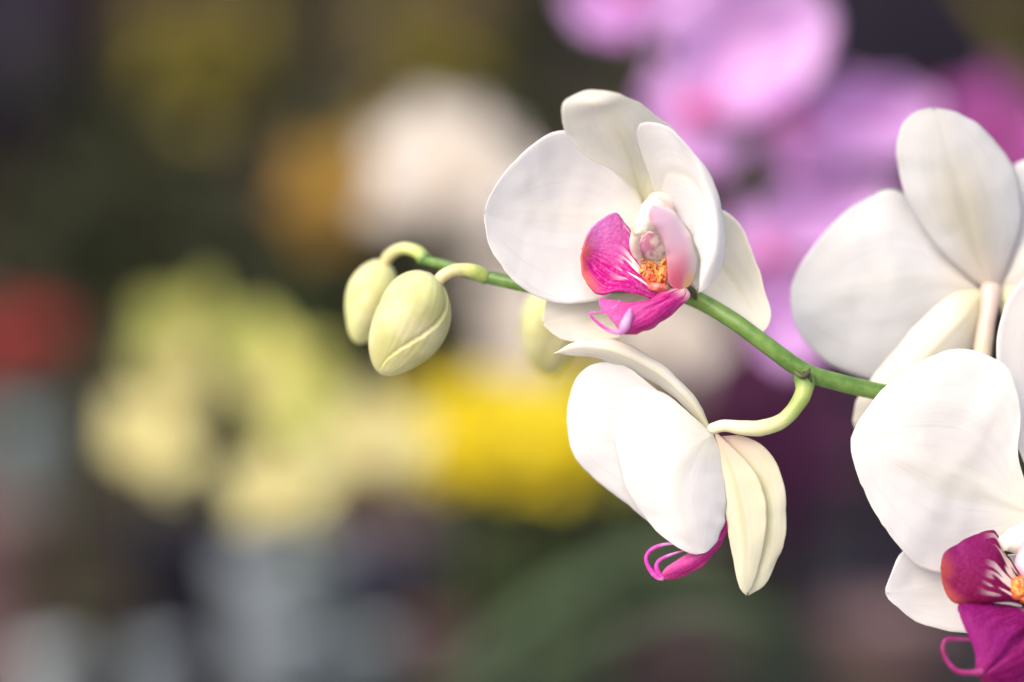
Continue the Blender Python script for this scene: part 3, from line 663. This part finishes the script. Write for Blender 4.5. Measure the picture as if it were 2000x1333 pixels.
# ---- leafy plants: strap leaves
def strap_plant(label, base, leaves, mat, cat='plant', name='leafy_plant', group=None, w=.03):
    e = empty(name, base); tag(e, label, cat, group)
    for pts, wd in leaves:
        c = cr(pts, 12); L, M, Rr = [], [], []
        for i, p in enumerate(c):
            s = i/12; t = (c[min(12, i+1)]-c[max(0, i-1)]).normalized()
            side = t.cross(V3(0, 1, .35)).normalized(); ww = wd*(math.sin(math.pi*(.12+.88*s)))**.6 if s < 1 else 0
            up = side.cross(t).normalized()
            L.append(p-side*ww+up*ww*.3); M.append(p); Rr.append(p+side*ww+up*ww*.3)
        v, f, uv = loft_data(L, M, Rr, 24, 8, .001)
        mesh_obj('leaf', v, f, mat, e, uv, thick=.0012)
    return e
strap_plant('long pale green strap leaf plant arching below the hanging white flower', V3(.02, 1.55, BENCH_Z+.06),
            [([Q(850, 1360, 1.45), Q(960, 1270, 1.42), Q(1100, 1160, 1.38), Q(1260, 1090, 1.34), Q(1430, 1080, 1.32)], .0085),
             ([Q(900, 1380, 1.5), Q(1080, 1290, 1.45), Q(1250, 1210, 1.42), Q(1400, 1180, 1.40), Q(1560, 1230, 1.40)], .006)], LEAFP)
# random leafy clumps that fill the shelves behind
def clump(label, px, py, Y, rad, n, mat, seed, sz=.05, name='foliage_plant', group=None, extra=None, zs=1.0):
    rnd = random.Random(seed); c = Q(px, py, Y); e = empty(name, V3(c.x, c.y, BENCH_Z+.02)); tag(e, label, 'plant', group)
    leaf = gmesh(('leaf', mat.name), lambda: raw_mesh('leaf', *loft_data(*gblade(1, .2, .3, .8, 0, .5), nv=8, nu=4), [mat]))
    root = V3(c.x, c.y, BENCH_Z+.02)
    world_tube('stem', [root, root.lerp(c, .5)+V3(.01, 0, 0), c], [.006, .005, .003], FARSTEM, e)
    for i in range(n):
        d = V3(rnd.gauss(0, 1), rnd.gauss(0, .7), rnd.gauss(0, 1)*zs).normalized()*rad*rnd.uniform(.25, 1)
        o = child('leaf', leaf, e, (rnd.uniform(-1, 1), rnd.uniform(0, 6.3), rnd.uniform(-1, 1)), c+d-root, sz*rnd.uniform(.6, 1.2), .0008)
    if extra:
        m2, n2, s2 = extra
        bl = gmesh(('bloom', m2.name), lambda: raw_mesh('blossom', *loft_data(*gblade(1, .5, .4, .7, 0, .3), nv=6, nu=4), [m2]))
        for i in range(n2):
            d = V3(rnd.gauss(0, 1), rnd.gauss(0, .6)-.4, rnd.gauss(0, 1)*zs).normalized()*rad*rnd.uniform(.3, 1)
            child('blossom', bl, e, (rnd.uniform(-1, 1), rnd.uniform(0, 6.3), rnd.uniform(-1, 1)), c+d-root, s2*rnd.uniform(.7, 1.2), .0008)
    return e
clump('olive yellow foliage at the top left, high behind everything', 400, 110, 2.7, .085, 42, LEAFO, 11, .06)
clump('olive yellow foliage at the top centre, above the blurred white bloom', 840, 110, 2.6, .080, 42, LEAFO, 12, .06)
clump('dark green leafy plant behind the closed buds', 640, 560, 2.5, .20, 80, LEAF, 13, .09)
clump('dark green leafy plant at the left behind the greenish yellow orchid', 250, 450, 2.8, .22, 80, LEAF, 14, .09)
clump('dark green leafy plant below the yellow blooms', 1080, 1090, 2.1, .13, 70, LEAF, 15, .08)
clump('dark green leafy plant beneath the orchid stalk at the right', 1500, 1010, 2.5, .14, 60, LEAF, 16, .08, extra=(PURPLEP, 20, .05))
clump('plant with dark purple leaves below the curved stalk', 1450, 830, 2.2, .10, 60, PURPLEP, 17, .07)
clump('dark green leafy plant at the top centre right, behind the open flower', 1150, 200, 2.9, .22, 70, LEAF, 18, .09)
clump('dusky green plant in the bottom left among the pots', 430, 1150, 2.4, .12, 50, LEAF, 19, .08)

# ---- pots and wrappers on the bench
def pot(label, px, py, Y, r, h, mat, name='plant_pot', group=None):
    top = Q(px, py, Y); zt = top.z; h = max(h, zt-BENCH_Z); base = V3(top.x, top.y, BENCH_Z+.003)
    h = zt-base.z
    e = empty(name, base); tag(e, label, 'pot', group)
    k = 36; prof = [(.0, 0), (r*.72, 0), (r*.74, .004), (r*.97, h*.84), (r*1.04, h*.845), (r*1.06, h*.98), (r*1.02, h), (r*.96, h*.985), (r*.92, h*.86)]
    v, f = [], []
    for i, (rr, z) in enumerate(prof):
        for j in range(k):
            a = 2*math.pi*j/k; v.append(base+V3(rr*math.cos(a), rr*math.sin(a), z))
    for i in range(len(prof)-1):
        for j in range(k):
            a, b = i*k+j, i*k+(j+1) % k; f.append((a, b, b+k, a+k))
    mesh_obj('pot_wall', v, f, mat, e)
    v, f = [base+V3(0, 0, h*.88)], []
    for j in range(k):
        a = 2*math.pi*j/k; v.append(base+V3(r*.93*math.cos(a), r*.93*math.sin(a), h*.86+.003*noise.noise(V3(j, 0, 0))))
    for j in range(k): f.append((0, 1+j, 1+(j+1) % k))
    mesh_obj('potting_bark', v, f, BARK, e)
    return e
BARK = simple('bark_mix', (.04, .028, .018), (.09, .06, .035), 200, .9, 0, .6, .004)
PGREY = simple('blue_grey_plastic', (.20, .235, .27), (.25, .28, .31), 6, .4)
PDARK = simple('dark_plastic', (.022, .02, .035), (.03, .03, .045), 6, .35, spec=.08)
PPALE = simple('pale_grey_plastic', (.36, .40, .42), (.30, .34, .37), 6, .4)
PBROWN = simple('dusky_pink_plastic', (.16, .10, .105), (.13, .085, .085), 6, .5)
PNAVY = simple('navy_plastic', (.035, .035, .075), (.05, .05, .09), 6, .4)
pot('blue grey pot at the bottom beside the cream bloom', 560, 1080, 2.05, .055, .13, PGREY)
pot('pale grey pot at the bottom left corner', 100, 1265, 2.0, .026, .10, PPALE)
pot('blue grey pot at the bottom edge, second from the left corner', 310, 1262, 2.02, .026, .10, PGREY)
pot('grey pot at the bottom in front of the blue grey one', 545, 1225, 1.85, .034, .10, PGREY)
pot('small pot at the bottom between the large blue grey pot and the dusky pot', 700, 1240, 1.95, .034, .1, PGREY)
pot('navy pot right of the blue grey pot', 770, 1060, 2.2, .055, .13, PNAVY)
pot('dusky pot at the bottom centre, left of the strap leaves', 870, 1190, 2.1, .050, .12, PBROWN)
pot('dusky pink pot at the bottom right under the cropped flower', 1740, 1190, 2.0, .060, .12, PBROWN)
pot('dusky pink pot at the left edge above the corner pots', 20, 980, 2.4, .06, .12, PBROWN)
pot('dark purple pot behind the greenish yellow orchid', 390, 1000, 2.4, .075, .12, PDARK)
pot('dusky pink pot low at the bottom, right of centre behind the strap leaves', 1330, 1260, 2.3, .06, .1, PBROWN)
pot('small bluish grey pot at the left edge under the red bloom', 60, 810, 2.7, .045, .1, PGREY)

# ---- setting: ground, bench, back wall, post
def box(name, lo, hi, mat, parent=None):
    x0, y0, z0 = lo; x1, y1, z1 = hi
    bm = bmesh.new(); bmesh.ops.create_cube(bm, size=1)
    for v in bm.verts: v.co = V3((x0+x1)/2+v.co.x*(x1-x0), (y0+y1)/2+v.co.y*(y1-y0), (z0+z1)/2+v.co.z*(z1-z0))
    bmesh.ops.bevel(bm, geom=bm.edges[:], offset=min(.003, min(x1-x0, y1-y0, z1-z0)*.2), segments=2, affect='EDGES')
    me = bpy.data.meshes.new(name); bm.to_mesh(me); bm.free(); me.materials.append(mat)
    o = bpy.data.objects.new(name, me); C.objects.link(o)
    if parent is not None:
        o.parent = parent; o.location = -worldpos(parent)
    return o
GROUND = simple('pale_concrete', (.34, .33, .31), (.42, .41, .38), 3, .9, 0, .4, .02)  # unseen ground, made pale to bounce fill light onto the petals
WALLM = None
s = N('shade_cloth'); tc = s.n('ShaderNodeTexCoord')
a = s.noise(tc.outputs['Object'], 2.2, 3, .5); b = s.noise(tc.outputs['Object'], 5.0, 2, .5)
col = s.mix(s.sstep(a, .42, .62), (.045, .038, .024), (.085, .056, .046))
col = s.mix(s.math('MULTIPLY', s.sstep(b, .52, .68), .7), col, (.028, .024, .045))
WALLM = s.shader(col, .9, spec=.06)
# ground sheet
v = [(-60, -60, 0), (60, -60, 0), (60, 60, 0), (-60, 60, 0)]
g = mesh_obj('ground', v, [(0, 1, 2, 3)], GROUND); tag(g, kind='structure')
# wall of hanging shade cloth, gently pleated
vv, ff = [], []; nx, nz = 160, 8
for i in range(nx+1):
    x = -4+8*i/nx
    for k in range(nz+1): vv.append((x, 3.6+.05*math.sin(x*17)+.03*math.sin(x*41+1), .02+2.9*k/nz))
for i in range(nx):
    for k in range(nz): q = i*(nz+1)+k; ff.append((q, q+nz+1, q+nz+2, q+1))
cl = mesh_obj('shade_cloth_wall', vv, ff, WALLM, origin=V3(0, 3.6, 0), thick=.004)
tag(cl, 'dark brownish shade cloth wall closing off the background', 'wall')
# bench
WOOD = simple('dark_bench_metal', (.035, .035, .038), (.05, .05, .05), 12, .6)
be = empty('bench', V3(0, 2.2, 0)); tag(be, 'dark plant bench under the pots along the bottom of the picture', 'bench')
for i in range(14):
    y0 = 1.42+i*.125; box('slat', (-2.2, y0, BENCH_Z-.025), (2.2, y0+.10, BENCH_Z), WOOD, be)
for x in (-2.1, 2.06):
    for y in (1.5, 3.0): box('leg', (x, y, 0), (x+.04, y+.04, BENCH_Z-.026), WOOD, be)
pm = simple('dark_post_paint', (.025, .024, .035), (.035, .032, .045), 8, .5)
po = empty('post', V3(Q(1625, 0, 2.3).x, 2.3, BENCH_Z)); tag(po, 'dark upright post right of the hanging flower, rising from the bench', 'post')
c0 = Q(1625, 0, 2.3)
box('upright', (c0.x-.035, 2.28, BENCH_Z+.003), (c0.x+.035, 2.33, Q(1625, 760, 2.3).z), pm, po)
box('post_cap', (c0.x-.04, 2.275, Q(1625, 760, 2.3).z), (c0.x+.04, 2.335, Q(1625, 752, 2.3).z), pm, po)

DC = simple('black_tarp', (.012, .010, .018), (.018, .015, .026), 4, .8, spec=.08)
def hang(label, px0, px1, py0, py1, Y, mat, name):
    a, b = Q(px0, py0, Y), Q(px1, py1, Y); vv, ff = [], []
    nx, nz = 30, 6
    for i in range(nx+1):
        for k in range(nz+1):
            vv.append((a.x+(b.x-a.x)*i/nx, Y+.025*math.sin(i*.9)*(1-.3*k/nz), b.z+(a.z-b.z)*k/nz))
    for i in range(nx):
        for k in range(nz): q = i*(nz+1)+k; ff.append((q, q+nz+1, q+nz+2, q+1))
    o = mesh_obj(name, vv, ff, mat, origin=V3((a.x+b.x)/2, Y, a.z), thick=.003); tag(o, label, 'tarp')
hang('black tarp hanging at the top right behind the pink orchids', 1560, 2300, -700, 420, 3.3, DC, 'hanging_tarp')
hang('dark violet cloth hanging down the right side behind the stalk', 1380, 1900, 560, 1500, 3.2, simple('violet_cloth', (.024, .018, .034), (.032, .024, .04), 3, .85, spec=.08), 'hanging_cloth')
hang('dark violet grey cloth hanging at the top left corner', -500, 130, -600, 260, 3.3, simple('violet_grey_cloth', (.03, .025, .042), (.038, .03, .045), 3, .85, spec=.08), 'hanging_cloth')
strap_plant('olive strap leaf crossing the top right corner', V3(Q(2100, 0, 2.0).x, 2.0, BENCH_Z+.05),
            [([V3(Q(2150, 0, 2.0).x, 2.0, BENCH_Z+.05), Q(2140, 400, 2.0), Q(2060, 170, 1.95), Q(1950, 20, 1.9), Q(1860, -90, 1.9)], .02)], LEAFO)
